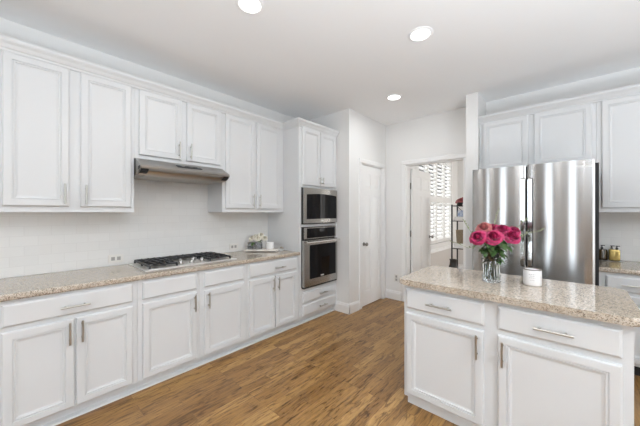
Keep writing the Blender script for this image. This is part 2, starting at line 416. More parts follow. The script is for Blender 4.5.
# ---------------------------------------------------------------- windows
def window_y(name, x0, x1, y, z0, z1, sgn):       # window in a wall that runs along x
    r = sempty(name, ((x0+x1)/2, y, z0))
    mb = MB()
    t = .05
    for a, b, c, d in ((x0, x0+t, z0, z1), (x1-t, x1, z0, z1), (x0, x1, z0, z0+t), (x0, x1, z1-t, z1), ((x0, x1, (z0+z1)/2-.02, (z0+z1)/2+.02))):
        mb.box(a, b, y-.03, y+.03, c, d)
    link('window_frame', mb, 'trimw', r)
    link('pane', MB().box(x0+t, x1-t, y-.003, y+.003, z0+t, z1-t), 'pane', r)
    s = MB()
    for a, b, c, d in ((x0-.08, x0, z0-.08, z1+.08), (x1, x1+.08, z0-.08, z1+.08), (x0, x1, z1, z1+.08), (x0, x1, z0-.08, z0)):
        s.box(a, b, y+.06*sgn, y+.08*sgn, c, d)
    link('window_casing', s, 'trimw', r)
def window_x(name, y0, y1, x, z0, z1, sgn, casing_=True):
    r = sempty(name, (x, (y0+y1)/2, z0))
    mb = MB(); t = .05
    for a, b, c, d in ((y0, y0+t, z0, z1), (y1-t, y1, z0, z1), (y0, y1, z0, z0+t), (y0, y1, z1-t, z1), ((y0, y1, (z0+z1)/2-.02, (z0+z1)/2+.02))):
        mb.box(x-.03, x+.03, a, b, c, d)
    link('window_frame', mb, 'trimw', r)
    link('pane', MB().box(x-.003, x+.003, y0+t, y1-t, z0+t, z1-t), 'pane', r)
    if casing_:
        s = MB(); e = [x+.06*sgn, x+.08*sgn]; e.sort()
        for a, b, c, d in ((y0-.08, y0, z0-.08, z1+.08), (y1, y1+.08, z0-.08, z1+.08), (y0, y1, z1, z1+.08), (y0, y1, z0-.08, z0)):
            s.box(e[0], e[1], a, b, c, d)
        link('window_casing', s, 'trimw', r)
    return r
i = 2  # rear and right windows are invented, for daylight and reflections
for a, b in REAR_WIN: window_y('window_%d' % i, a, b, -3.56, .12, 2.62, 1); i += 1
for a, b in RIGHT_WIN: window_x('window_%d' % i, a, b, 6.06, WZ0, WZ1, -1); i += 1
window_x('window_1', FW0, FW1, .99, FZ0, FZ1, 1)

# plantation shutters of the far window
def shutter(y0, y1, label):
    t = thing('plantation_shutter', (1.055, (y0+y1)/2, FZ0), label, 'shutter', 'plantation shutters on the far window')
    x0, x1 = 1.032, 1.062; st = .045
    f = MB()
    f.box(x0, x1, y0, y0+st, FZ0+.01, FZ1-.01).box(x0, x1, y1-st, y1, FZ0+.01, FZ1-.01)
    rails = ((FZ0+.01, FZ0+.08), (1.605, 1.725), (FZ1-.08, FZ1-.01))
    for a, b in rails: f.box(x0, x1, y0+st, y1-st, a, b)
    link('frame', f, 'louver', t)
    s = MB()
    for zz0, zz1 in ((FZ0+.08, 1.605), (1.725, FZ1-.08)):
        n = int(round((zz1-zz0)/.075)); dz = (zz1-zz0)/n
        for k in range(n):
            z = zz0+dz*(k+.5); c, s_ = math.cos(math.radians(50)), math.sin(math.radians(50)); hw = .037; th = .005
            xm = (x0+x1)/2
            pts = [(xm-hw*c-th*s_, z+hw*s_-th*c), (xm+hw*c-th*s_, z-hw*s_-th*c), (xm+hw*c+th*s_, z-hw*s_+th*c), (xm-hw*c+th*s_, z+hw*s_+th*c)]
            s.prism(pts, 'y', y0+st+.002, y1-st-.002)
    link('louvers', s, 'louver', t)
    link('tilt_rod', MB().box(x1+.022, x1+.032, (y0+y1)/2-.006, (y0+y1)/2+.006, FZ0+.14, 1.58).box(x1+.022, x1+.032, (y0+y1)/2-.006, (y0+y1)/2+.006, 1.74, FZ1-.14), 'louver', t)
sw = (FW1-FW0)/4
for k, lab in enumerate(('white plantation shutter panel mostly hidden behind the open door', 'white shutter panel just past the free edge of the open door',
                         'middle white shutter panel of the three clear of the open door', 'white shutter panel farthest from the open door, beside the black shelf')):
    shutter(FW0+k*sw+.004, FW0+(k+1)*sw-.004, lab)

# ---------------------------------------------------------------- cabinet fronts
DOOR = [(0, 0), (0, .014), (.003, .0185), (.008, .021), (.044, .021), (.045, .0140), (.0490, .0140), (.050, .0180), (.0570, .0180), (.059, .0120), (.065, .0105), (.071, .0090)]
SLAB = [(0, 0), (0, .012), (.004, .016), (.012, .021)]
def front(ax, a0, a1, b0, b1, plane, parent, name='door', prof=DOOR):
    return link(name, MB().rings(ax, a0, a1, b0, b1, plane, prof), 'cab', parent)
def pull(ax, a, b, plane, length, vertical, parent, r=.0062):
    """bar pull centred at (a, b) on a front whose face is at plane"""
    mt = AX[ax]; mb = MB()
    def P(da, db, h): return mt @ Vector((a+da, b+db, co(ax, plane, h)))
    h = .034; e = length/2; q = length*.32
    if vertical:
        mb.tube(P(0, -e, h), P(0, e, h), r, n=12); [mb.tube(P(0, s*q, 0), P(0, s*q, h), r*.8, n=10) for s in (-1, 1)]
    else:
        mb.tube(P(-e, 0, h), P(e, 0, h), r, n=12); [mb.tube(P(s*q, 0, 0), P(s*q, 0, h), r*.8, n=10) for s in (-1, 1)]
    return link('handle', mb, 'nickel', parent, True)

FX = .62      # left run, face frame plane
DF = FX+.021
def base_cab(y0, y1, label, drawer, doors, group='white base cabinets along the left wall'):
    t = thing('base_cabinet', (.3, (y0+y1)/2, 0), label, 'cabinet', group)
    g = .0008
    mb = MB().box(.002, FX, y0+g, y1-g, .075, .872)
    link('body', mb, 'cab', t)
    link('toe_kick', MB().box(.05, FX-.05, y0+g, y1-g, 0, .075).prism([(FX-.05, 0), (FX-.014, 0), (FX-.017, .012), (FX-.05, .018)], 'y', y0+g, y1-g), 'cab', t)
    d = front('X', drawer[0], drawer[1], .715, .852, FX, t, 'drawer', SLAB)
    if drawer[2] is not None: pull('X', drawer[2], .775, DF, .15, False, d)
    for a0, a1, hy in doors:
        dd = front('X', a0, a1, .095, .685, FX, t)
        pull('X', hy, .598, DF, .145, True, dd)
    return t
base_cab(-.98, -.055, 'white two-door base cabinet at the near end of the left run', (-.95, -.085, -.52), [(-.95, -.525, -.55), (-.51, -.085, -.485)])
base_cab(-.055, .663, 'wide white base cabinet with one long drawer, left of the cooktop', (-.032, .632, .298), [(-.032, .294, .268), (.303, .632, .332)])
base_cab(.663, 1.148, 'white single-door base cabinet under the left half of the cooktop', (.697, 1.122, None), [(.697, 1.122, 1.094)])
base_cab(1.148, 1.64, 'white single-door base cabinet under the right half of the cooktop', (1.190, 1.605, None), [(1.190, 1.605, 1.222)])
base_cab(1.64, 2.384, 'white two-door base cabinet with drawer beside the oven tower', (1.672, 2.345, 2.06), [(1.672, 2.0, 1.972), (2.014, 2.345, 2.042)])

# countertops
def rounded_poly(x0, x1, y0, y1, r=.0, corners='1111', n=5):
    out = []
    for k, (cx, cy, a) in enumerate(((x0, y0, PI), (x1, y0, 1.5*PI), (x1, y1, 0), (x0, y1, .5*PI))):
        if corners[k] == '0': out.append((cx, cy)); continue
        ccx = cx+r if cx == x0 else cx-r; ccy = cy+r if cy == y0 else cy-r
        for i in range(n+1):
            t = a+(PI/2)*i/n; out.append((ccx+r*math.cos(t), ccy+r*math.sin(t)))
    return out
def counter(name, poly, z0, z1, label, bev=.011):
    mb = MB().prism(poly, 'z', z0, z1)
    es = [e for e in mb.bm.edges if abs(e.verts[0].co.z-e.verts[1].co.z) < 1e-6]
    bmesh.ops.bevel(mb.bm, geom=es, offset=bev, segments=3, affect='EDGES', profile=.5)
    o = link(name, mb, 'granite'); return tag(o, label, 'countertop')
counter('countertop', [(.009, -.98), (.652, -.98), (.652, 2.383), (.009, 2.383)], .874, .914, 'long speckled beige granite countertop on the left wall cabinets under the cooktop')

# upper cabinets, left
UX = .335; UD = UX+.021
def upper(ax, a0, a1, z0, z1, doors, wallc, plane, label, group, base):
    t = thing('upper_cabinet', base, label, 'cabinet', group); g = .0008
    mb = MB()
    if ax == 'X': mb.box(wallc, plane, a0+g, a1-g, z0, z1)
    else: mb.box(a0+g, a1-g, plane, wallc, z0, z1)
    link('body', mb, 'cab', t)
    for d0, d1, dz0, dz1, hy, hl in doors:
        dd = front(ax, d0, d1, dz0, dz1, plane, t)
        if hy is not None: pull(ax, hy, dz0+.015+hl/2, plane+.021 if ax == 'X' else plane-.021, hl, True, dd)
    return t
G1 = 'white wall cabinets on the left wall'
ZT = 2.49
upper('X', -.98, -.055, 1.40, ZT, [(-.95, -.53, 1.442, 2.462, -.56, .15), (-.50, -.085, 1.442, 2.462, -.47, .15)], .009, UX, 'tall white two-door wall cabinet at the near end of the left wall', G1, (.17, -.5, 1.4))
upper('X', -.055, .716, 1.40, ZT, [(-.032, .299, 1.442, 2.462, .272, .15), (.362, .692, 1.442, 2.462, .392, .15)], .009, UX, 'tall white two-door wall cabinet left of the range hood', G1, (.17, .33, 1.4))
upper('X', .716, 1.528, 1.866, ZT, [(.75, 1.105, 1.897, 2.462, 1.075, .15), (1.152, 1.503, 1.897, 2.462, 1.182, .15)], .009, UX, 'short white two-door wall cabinet directly above the range hood', G1, (.17, 1.1, 1.866))
upper('X', 1.528, 2.384, 1.40, ZT, [(1.56, 1.93, 1.442, 2.462, 1.902, .15), (1.963, 2.325, 1.442, 2.462, 1.992, .15)], .009, UX, 'tall white two-door wall cabinet between range hood and oven tower', G1, (.17, 1.95, 1.4))

# oven tower
TY0, TY1 = 2.386, 3.126
t = thing('oven_tower_cabinet', (.3, 2.75, 0), 'tall white cabinet housing the microwave and wall oven', 'cabinet')
mb = MB()
mb.box(.002, FX, TY0, TY0+.045, .075, ZT).box(.002, FX, TY1-.03, TY1, .075, ZT).box(.002, .02, TY0+.045, TY1-.03, .075, ZT)
mb.box(.02, FX, TY0+.045, TY1-.03, .075, .455).box(.02, FX, TY0+.045, TY1-.03, 1.215, 1.245).box(.02, FX, TY0+.045, TY1-.03, 1.715, ZT)
link('body', mb, 'cab', t)
link('toe_kick', MB().box(.05, FX-.05, TY0, TY1, 0, .075).prism([(FX-.05, 0), (FX-.014, 0), (FX-.017, .012), (FX-.05, .018)], 'y', TY0, TY1), 'cab', t)
for a0, a1, hy in ((2.44, 2.765, 2.742), (2.773, 3.10, 2.797)):
    dd = front('X', a0, a1, 1.742, 2.462, FX, t); pull('X', hy, 1.815, DF, .09, True, dd)
for b0, b1 in ((.27, .395), (.10, .238)):
    dd = front('X', 2.45, 3.09, b0, b1, FX, t, 'drawer', SLAB); pull('X', 2.80, (b0+b1)/2, DF, .15, False, dd)

# crown mouldings
def crown_profile(base, s):
    return [(base, 2.462), (base+s*.012, 2.464), (base+s*.016, 2.478), (base+s*.024, 2.484), (base+s*.036, 2.505), (base+s*.050, 2.520), (base+s*.054, 2.528), (base+s*.054, 2.545), (base, 2.545)]
def crown_path(name, pts, outs):
    """sweep of the crown profile along a mitred polyline; outs = outward offset direction at each vertex"""
    mb = MB(); rings_ = []
    prof = crown_profile(0, 1)
    for p, o in zip(pts, outs):
        rings_.append([mb.bm.verts.new((p[0]+o[0]*q, p[1]+o[1]*q, z)) for q, z in prof])
    n = len(prof)
    for a, b in zip(rings_[:-1], rings_[1:]):
        for i in range(n): mb.bm.faces.new((a[i], a[(i+1) % n], b[(i+1) % n], b[i]))
    mb.bm.faces.new(rings_[0]); mb.bm.faces.new(list(reversed(rings_[-1])))
    return mb
struct('trim_3', crown_path('c', [(UX+.002, -.98), (UX+.002, TY0-.002), (FX+.002, TY0-.002), (FX+.002, TY1)], [(1, 0), (1, -1), (1, -1), (1, 0)]), 'cab')

# ---------------------------------------------------------------- microwave + oven
t = thing('microwave', (.5, 2.76, 1.246), 'built-in stainless microwave with black glass window above the oven', 'microwave')
m0, m1 = 2.434, 3.092
link('body', MB().box(.10, .622, m0+.005, m1-.005, 1.25, 1.71), 'steeldark', t)
link('side_edge', MB().box(.622, .652, m0, m1, 1.262, 1.706), 'black', t)
mb = MB()  # steel frame with arched top inner edge
za, zb = 1.262, 1.706; wa, wb = m0+.050, m1-.018; gz0, gz1 = 1.315, 1.625; X0, X1 = .652, .664
mb.box(X0, X1, m0, wa, za, zb).box(X0, X1, wb, m1, za, zb).box(X0, X1, wa, wb, za, gz0)
arc = [(wa+(wb-wa)*k/12, gz1+.016*math.sin(PI*k/12)) for k in range(13)]
mb.prism([(wa, zb)]+arc+[(wb, zb)], 'x', X0, X1)
link('frame', mb, 'steel', t)
link('window', MB().prism([(wa, gz0), (wb, gz0)]+list(reversed([(a, b) for a, b in arc])), 'x', X0-.001, X1-.004), 'blackglass', t)
link('glint', MB().box(X1, X1+.0012, 2.745, 2.80, 1.283, 1.298), 'logo', t)['label'] = 'painted pale badge'  # pale plate standing in for a lamp reflection
t = thing('wall_oven', (.5, 2.76, .456), 'stainless wall oven with bar handle and dark glass door', 'oven')
o0, o1 = 2.438, 3.09
link('body', MB().box(.10, .625, o0+.005, o1-.005, .46, 1.21), 'steeldark', t)
cp = link('control_panel', MB().box(.625, .645, o0+.02, o1, 1.06, 1.205, .003), 'steel', t)
link('display', MB().box(.645, .6475, o0+.070, o1-.03, 1.07, 1.195), 'blackglass', cp)
dr = MB(); gx0, gx1 = .628, .668; w0, w1 = o0+.095, o1-.035; v0, v1 = .555, .985
dr.box(gx0, gx1, o0, w0, .466, 1.045).box(gx0, gx1, w1, o1, .466, 1.045).box(gx0, gx1, w0, w1, .466, v0).box(gx0, gx1, w0, w1, v1, 1.045)
dd = link('door', dr, 'steel', t)
link('window', MB().box(gx0+.004, gx1+.001, w0, w1, v0, v1), 'blackglass', dd)
hb = MB().tube((.712, o0+.015, 1.022), (.712, o1-.005, 1.022), .015, n=16)
for y in (o0+.05, o1-.04): hb.tube((.668, y, 1.022), (.712, y, 1.022), .009, n=10)
link('handle', hb, 'chrome', dd, True)
link('glint', MB().box(gx1+.001, gx1+.0025, 2.74, 2.80, .568, .583), 'logo', dd)['label'] = 'painted pale badge'  # lamp reflection on the oven, put in as a pale plate
link('vent_gap', MB().box(.60, .66, o0, o1, .446, .464), 'black', t)

# ---------------------------------------------------------------- range hood
t = thing('range_hood', (.25, 1.12, 1.716), 'stainless under-cabinet range hood with curved lip over the cooktop', 'hood')
h0, h1 = .722, 1.522
prof = [(.010, 1.864), (.345, 1.864), (.352, 1.86), (.39, 1.838), (.455, 1.808), (.475, 1.800), (.492, 1.790), (.498, 1.778), (.494, 1.766), (.480, 1.758), (.440, 1.752), (.432, 1.742), (.425, 1.718), (.010, 1.716)]
link('shell', MB().prism(prof, 'y', h0, h1), 'hoodsteel', t, True)
for a, b in ((h0+.004, h0+.06), (h1-.06, h1-.004)): link('lip_gap_shade', MB().prism([(.428, 1.728), (.470, 1.750), (.490, 1.762), (.484, 1.750), (.45, 1.732)], 'y', a, b), 'black', t)  # black wedges put in for the dark gaps under the lip ends
link('side_vent', MB().prism([(.415, 1.757), (.474, 1.766), (.470, 1.790), (.425, 1.786)], 'y', h0-.0015, h0), 'black', t)
link('control_strip', MB().prism([(.3955+.006, 1.8365+.0015), (.445+.006, 1.8135+.0015), (.449, 1.812), (.402, 1.834)], 'y', 1.03, 1.26), 'black', t)
for k in range(3):
    y = 1.07+.075*k
    link('button', MB().prism([(.413, 1.835), (.437, 1.8225), (.435, 1.818), (.411, 1.829)], 'y', y, y+.035), 'steel', t)
link('filter', MB().box(.06, .40, h0+.06, h1-.06, 1.712, 1.7165), 'nickel', t)

# ---------------------------------------------------------------- cooktop
t = thing('gas_cooktop', (.32, 1.19, .914), 'stainless gas cooktop with black cast iron grates set in the granite', 'cooktop')
k0, k1, kx0, kx1 = .738, 1.575, .060, .552
mb = MB().box(kx0, kx1, k0, k1, .9142, .921, .002).box(kx0+.02, kx1-.02, k0+.02, k1-.02, .921, .9245, .001)
link('base_plate', mb, 'plate_steel', t)
def grate(y0, y1, x0, x1, bars_x, bars_y):
    g = MB(); z0, z1 = .944, .956; b = .006
    for x in (x0, x1): g.box(x-b, x+b, y0, y1, z0, z1, .002)
    for y in (y0, y1): g.box(x0, x1, y-b, y+b, z0, z1, .002)
    for x in bars_x: g.box(x-b*.8, x+b*.8, y0, y1, z0, z1+.004)
    for y in bars_y: g.box(x0, x1, y-b*.8, y+b*.8, z0, z1+.004)
    for x in (x0, (x0+x1)/2, x1):
        for y in (y0, y1): g.box(x-.007, x+.007, y-.007, y+.007, .9245, z0)
    # side skirts
    for y in (y0, y1): g.box(x0, x1, y-.003, y+.003, .936, z0)
    link('grate', g, 'iron', t)
def burner(x, y, r):
    b = MB().lathe((x, y, .9245), [(0, 0), (r*1.25, 0), (r*1.2, .008), (r, .010), (r, .016), (r*.95, .0175), (0, .0185)])
    q = link('burner', b, 'bronze', t, True)
    link('burner_cap', MB().lathe((x, y, .9425), [(0, 0), (r*.92, 0), (r*.95, .004), (r*.85, .007), (0, .0075)]), 'iron', q, True)
grate(.785, 1.0, .09, .505, (.19, .295, .40), (.84, .893, .946))
grate(1.016, 1.290, .09, .275, (.14, .185, .23), (1.09, 1.153, 1.215))
grate(1.306, 1.522, .09, .505, (.19, .295, .40), (1.36, 1.414, 1.468))
for x, y, r in ((.19, .893, .034), (.40, .893, .042), (.185, 1.153, .050), (.19, 1.414, .042), (.40, 1.414, .034)): burner(x, y, r)
for x, y in ((.45, 1.055), (.355, 1.09), (.455, 1.155), (.345, 1.215), (.435, 1.262)):
    kb = MB().lathe((x, y, .9245), [(0, 0), (.024, 0), (.024, .005), (.019, .007), (.018, .026), (.016, .029), (0, .030)], 20)
    kb.box(x-.017, x+.017, y-.004, y+.004, .950, .960, .001)
    link('knob', kb, 'steel', t, True)

# ---------------------------------------------------------------- outlets
def outlet_x(x, y, z, label, s=1):
    t = thing('wall_outlet', (x, y, z-.035), label, 'outlet', 'electrical outlets')
    link('cover_plate', MB().box(x, x+.006, y-.058, y+.058, z-.036, z+.036, .002), 'plate', t)
    mb = MB()
    for dy in (-.022, .022):
        mb.box(x+.006, x+.0075, y+dy-.014, y+dy+.014, z-.016, z+.016)
    link('socket', mb, 'slot', t)
outlet_x(.008, .655, .975, 'white horizontal outlet on the backsplash left of the cooktop')
outlet_x(.008, 1.86, .975, 'white horizontal outlet on the backsplash between cooktop and marble tray')
t = thing('wall_outlet', (1.035, YB, .32), 'white outlet low on the wall between pantry door and open doorway', 'outlet', 'electrical outlets')
link('cover_plate', MB().box(1.0, 1.07, YB-.006, YB, .29, .405, .002), 'plate', t)
link('socket', MB().box(1.02, 1.05, YB-.0075, YB-.006, .305, .34).box(1.02, 1.05, YB-.0075, YB-.006, .355, .39), 'slot', t)

# ---------------------------------------------------------------- tray on the left counter
TC = Vector((.255, 2.105, 0)); TA = YAW
def tl(a, b): return (TC.x+a*math.cos(TA)-b*math.sin(TA), TC.y+a*math.sin(TA)+b*math.cos(TA))
t = thing('serving_tray', (TC.x, TC.y, .914), 'pale marble serving tray set diagonally on the left countertop by the oven tower', 'tray')
tray = MB().prism([tl(-.205, -.075), tl(.205, -.075), tl(.205, .075), tl(-.205, .075)], 'z', .924, .944)
bmesh.ops.bevel(tray.bm, geom=list(tray.bm.edges), offset=.003, segments=2, affect='EDGES')
link('board', tray, 'marble', t)
for a in (-.18, .18):
    for b in (-.055, .055): link('foot', MB().tube((*tl(a, b), .9142), (*tl(a, b), .924), .010, n=12), 'nickel', t)
ZB = .9442
JC = tl(-.045, .0)
t = thing('flower_jar', (*JC, ZB), 'smoky glass jar of cream flowers on the marble tray', 'jar')
link('jar', MB().lathe((*JC, ZB), [(0, 0), (.046, 0), (.050, .006), (.050, .062), (.045, .078), (.043, .086), (.039, .086), (.046, .060), (.046, .010), (0, .008)]), 'smoke', t, True)
VT = tl(-.145, .01)
t = thing('glass_votive', (*VT, ZB), 'small smoky glass votive on the near end of the marble tray', 'candle holder')
link('votive_glass', MB().lathe((*VT, ZB), [(0, 0), (.034, 0), (.038, .006), (.038, .080), (.035, .080), (.034, .010), (0, .008)]), 'smoke', t, True)
link('wax', MB().lathe((*VT, ZB+.0085), [(0, 0), (.0335, 0), (.0335, .030), (0, .030)]), 'ceramic', t, True)
CU = tl(.10, .0)
t = thing('white_cup', (*CU, ZB), 'plain white ceramic cup at the far end of the marble tray', 'cup')
link('cup', MB().lathe((*CU, ZB), [(0, 0), (.042, 0), (.047, .005), (.050, .080), (.048, .082), (.045, .080), (.042, .010), (0, .008)]), 'ceramic', t, True)
OR = tl(.245, .0)
t = thing('glass_orb', (*OR, .9142), 'clear glass orb resting on granite past the marble tray', 'ornament')
link('orb', MB().sphere((*OR, .9142+.030), .030, 1, 20), 'glass', t, True)

# ---------------------------------------------------------------- flowers
def petal(bm, C0, r0, az, half, zb, zt, flare, lip):
    """cupped petal: a curved wall around the axis from height zb to zt, flaring outward at the lip"""
    n, mr = 7, 6; grid = []
    for i in range(mr+1):
        v = i/mr; row = []
        rad = r0*(.42+.58*math.sin(PI/2*min(1, v*1.25)))+flare*v**3
        for j in range(n+1):
            u = j/n*2-1
            wv = half*(1-.25*v*v) if v > .5 else half*(.55+.9*v-.0*v*v)
            a = az+u*min(wv, half)
            top = zt-(zt-zb)*.22*abs(u)**2.5
            z = zb+(top-zb)*math.sin(PI/2*v) - lip*max(0, v-.72)**1.5*3.2
            rr = rad*(1-.10*u*u*(1-v))+.02*r0*math.sin(3*az+5*u)*v
            row.append(bm.verts.new(C0+Vector((rr*math.cos(a), rr*math.sin(a), z))))
        grid.append(row)
    for i in range(mr):
        for j in range(n): bm.faces.new((grid[i][j], grid[i][j+1], grid[i+1][j+1], grid[i+1][j]))
def rose_mesh(name, mname, s=.05):
    bm = bmesh.new(); o = Vector((0, 0, -s*.35)); k = 0
    #        count  radius half   zb    zt   flare  lip
    for ly, (cnt, r0, half, zb, zt, fl, lip) in enumerate(((2, .09, 2.3, 0, .98, -.07, 0), (3, .17, 1.35, 0, .97, -.08, .0), (3, .27, 1.3, 0, .93, -.07, .02), (4, .38, 1.1, -.02, .88, -.02, .10),
                                                  (4, .50, 1.0, -.05, .78, .08, .22), (5, .60, .86, -.08, .64, .15, .30), (5, .68, .82, -.12, .50, .22, .40), (6, .68, .72, -.16, .46, .30, .45), (6, .70, .70, -.2, .26, .38, .5))):
        for i in range(cnt):
            az = 2*PI*i/cnt+ly*.83+random.uniform(-.15, .15)
            petal(bm, o, r0*s, az, half*random.uniform(.94, 1.06), zb*s, zt*s*random.uniform(.95, 1.04), fl*s*random.uniform(.8, 1.2), lip*s*.5)
    me = bpy.data.meshes.new(name); bm.to_mesh(me); bm.free(); me.materials.append(M[mname])
    for p in me.polygons: p.use_smooth = True
    return me
def vary(m, lo, hi):
    nt = m.node_tree; g = N(m, 'ShaderNodeNewGeometry'); mr = N(m, 'ShaderNodeMapRange'); mr.inputs['To Min'].default_value = lo; mr.inputs['To Max'].default_value = hi
    L(m, g.outputs['Random Per Island'], mr.inputs['Value'])
    src = bsdf(m).inputs['Base Color'].links[0].from_socket
    mx = N(m, 'ShaderNodeVectorMath', operation='SCALE'); L(m, src, mx.inputs[0]); L(m, mr.outputs[0], mx.inputs['Scale'])
    L(m, mx.outputs[0], bsdf(m).inputs['Base Color'])
vary(M['rose'], .36, .98); vary(M['rose_pale'], .6, 1.05); vary(M['leaf'], .5, 1.2)
R1, R2 = rose_mesh('rose_bloom', 'rose'), rose_mesh('rose_bloom', 'rose')
R3 = rose_mesh('rose_bloom', 'rose_pale'); R4 = rose_mesh('cream_bloom', 'rose_white', .02)
def leaf_geo(bm, p, d, ln, wd, droop=.3):
    d = d.normalized(); side = d.cross(Vector((0, 0, 1)));
    if side.length < .1: side = Vector((1, 0, 0))
    side.normalize(); up = side.cross(d)
    rows = []
    for i in range(6):
        t = i/5; c = p+d*ln*t+Vector((0, 0, -droop*ln*t*t)); ww = wd*math.sin(PI*min(1, t*.92+.06))**.8
        rows.append([bm.verts.new(c-side*ww+up*ww*.25), bm.verts.new(c), bm.verts.new(c+side*ww+up*ww*.25)])
    for a, b in zip(rows[:-1], rows[1:]):
        for j in (0, 1): bm.faces.new((a[j], a[j+1], b[j+1], b[j]))
VC = Vector((2.704, 2.252, .9142))     # vase base centre
def flower(name, mesh, head, aim, scale, foot, label, cat, group, stem_mat='leaf', leaves=3, sr=.0028, top=None):
    """foot: where the stem stands in the vase; head: the bloom"""
    t = thing(name, foot, label, cat, group)
    bl = bpy.data.objects.new('bloom', mesh); C.objects.link(bl); bl.parent = t
    bl.location = Vector(head)-Vector(foot); bl.scale = (scale,)*3
    bl.rotation_euler = Vector(aim).to_track_quat('Z', 'Y').to_euler()
    hd = Vector(head)-Vector(aim).normalized()*.02*scale; ft = Vector(foot)
    neck = top if top else ft+Vector(((hd.x-ft.x)*.25, (hd.y-ft.y)*.25, (hd.z-ft.z)*.6))
    mb = MB(); pts = []
    for i in range(8):
        u = i/7; pts.append(ft*(1-u)**2+Vector(neck)*2*u*(1-u)+hd*u*u)
    mb.path(pts, sr, 6)
    link('stem', mb, stem_mat, t, True)
    for k in range(leaves):
        a = random.uniform(0, 2*PI); u = random.uniform(.40, .93)
        p = ft*(1-u)**2+Vector(neck)*2*u*(1-u)+hd*u*u
        l = MB(); leaf_geo(l.bm, p, Vector((math.cos(a), math.sin(a), .1)), random.uniform(.065, .095), .026, .55)
        link('leaf', l, 'leaf', t, True)
    return t
def bouquet(r, f, h):
    """point in the bouquet: r to the right and f to the back of the vase axis, h above the countertop (metres)"""
    return VC+Vector((math.cos(YAW), math.sin(YAW), 0))*r+Vector((-math.sin(YAW), math.cos(YAW), 0))*f+Vector((0, 0, h))
toCam = Vector((.182, -.983, 0))
side = Vector((math.cos(YAW), math.sin(YAW), 0))
# vase
t = thing('glass_vase', VC, 'clear cut-glass vase of pink roses on the island countertop', 'vase')
vp = [(0, 0), (.048, 0), (.051, .004), (.055, .205), (.0555, .209), (.0525, .209), (.051, .20), (.0465, .022), (0, .020)]
link('vase_glass', MB().lathe(VC, vp, 40), 'glass', t, True)
link('water', MB().lathe(VC, [(0, .0205), (.0458, .0225), (.0482, .125), (0, .125)], 40), 'waterm', t, True)
cuts = MB()
for i in range(16):
    a = 2*PI*i/16
    for z0, z1 in ((.004, .030), (.032, .052)):
        a2 = a+(0 if z0 < .01 else PI/16); p = VC+Vector((.0525*math.cos(a2), .0525*math.sin(a2), (z0+z1)/2))
        q = bmesh.ops.create_icosphere(cuts.bm, subdivisions=1, radius=1)
        for v in q['verts']:
            c = Vector((v.co.x*.004, v.co.y*.0065, v.co.z*.012)); c.rotate(Matrix.Rotation(a2, 3, 'Z')); v.co = p+c
link('cut_facets', cuts, 'glass', t)
GR = 'pink roses in the glass vase'
roses = [  # right, back, height, mesh, scale, sideways aim, label
    (-0.11, -0.03, 0.315, R1, 1.1, -.55, 'large magenta rose at the left edge of the vase bouquet, lowest one'),
    (-0.028, -0.07, 0.321, R2, 1.1, -.05, 'large magenta rose at the front centre of the vase bouquet'),
    (0.124, -0.03, 0.321, R1, 1.14, .45, 'large magenta rose at the right edge of the vase bouquet'),
    (-0.028, 0.045, 0.379, R3, 1.0, -.35, 'faded brownish-pink rose at the upper left of the vase bouquet'),
    (0.101, 0.03, 0.366, R2, 1.0, .15, 'magenta rose behind and between the centre and right blooms'),
    (0.207, 0.07, 0.356, R1, .9, .5, 'magenta rose peeking over the right bloom at the back'),
    (0.068, 0.09, 0.37, R2, .9, -.1, 'magenta rose at the very back, beside the faded one'),
]
for k, (u, f, h, me, s, sd, lab) in enumerate(roses):
    hd = bouquet(u, f, h); aim = toCam*.75+side*sd*.9+Vector((0, 0, .62 if f < 0 else 1.1))
    a = 2*PI*k/7; ft = VC+Vector((.022*math.cos(a), .022*math.sin(a), .026))
    nk = VC+Vector((.025*math.cos(a), .025*math.sin(a), .205))
    flower('rose', me, hd, aim, s, ft, lab, 'rose', GR, leaves=9, top=nk)
def sprig(pts, label, foot_a, mt='sprig', ln=.022):
    ft = VC+Vector((.03*math.cos(foot_a), .03*math.sin(foot_a), .03))
    t = thing('greenery_sprig', ft, label, 'sprig', 'wispy greenery in the glass vase')
    P_ = [ft, VC+Vector((.034*math.cos(foot_a), .034*math.sin(foot_a), .20))]+[bouquet(*p) for p in pts]
    mb = MB().path(P_, .0017, 5); link('stem', mb, mt, t)
    l = MB()
    for a, b in zip(P_[1:-1], P_[2:]):
        n = max(2, int((b-a).length/.018))
        for i in range(n):
            p = a.lerp(b, (i+.5)/n); an = random.uniform(0, 2*PI); d = (b-a).normalized()+Vector((math.cos(an), math.sin(an), random.uniform(-.6, .8)))*.9
            leaf_geo(l.bm, p, d, ln*random.uniform(.7, 1.3), .0048, .1)
    link('leaflets', l, mt, t)
sprig([(-0.107, 0, 0.249), (-0.152, 0.02, 0.233), (-0.225, 0.03, 0.267), (-0.275, 0.03, 0.281)], 'pale green sprig arching left past the roses towards the doorway', PI)
sprig([(-0.079, 0.05, 0.3), (-0.136, 0.05, 0.372), (-0.172, 0.05, 0.436)], 'thin green sprig rising at the upper left of the bouquet', 2.6)
sprig([(0.061, 0.08, 0.341), (0.083, 0.08, 0.443), (0.099, 0.07, 0.516)], 'thin upright sprig standing above the middle of the bouquet', 1.6)
sprig([(0.201, 0.03, 0.288), (0.279, 0.03, 0.338), (0.364, 0.03, 0.352), (0.406, 0.03, 0.38)], 'green sprig reaching right across the refrigerator handles', .1)
sprig([(0.186, 0.06, 0.343), (0.265, 0.06, 0.415), (0.322, 0.06, 0.451)], 'short green sprig rising over the right rose', .7)
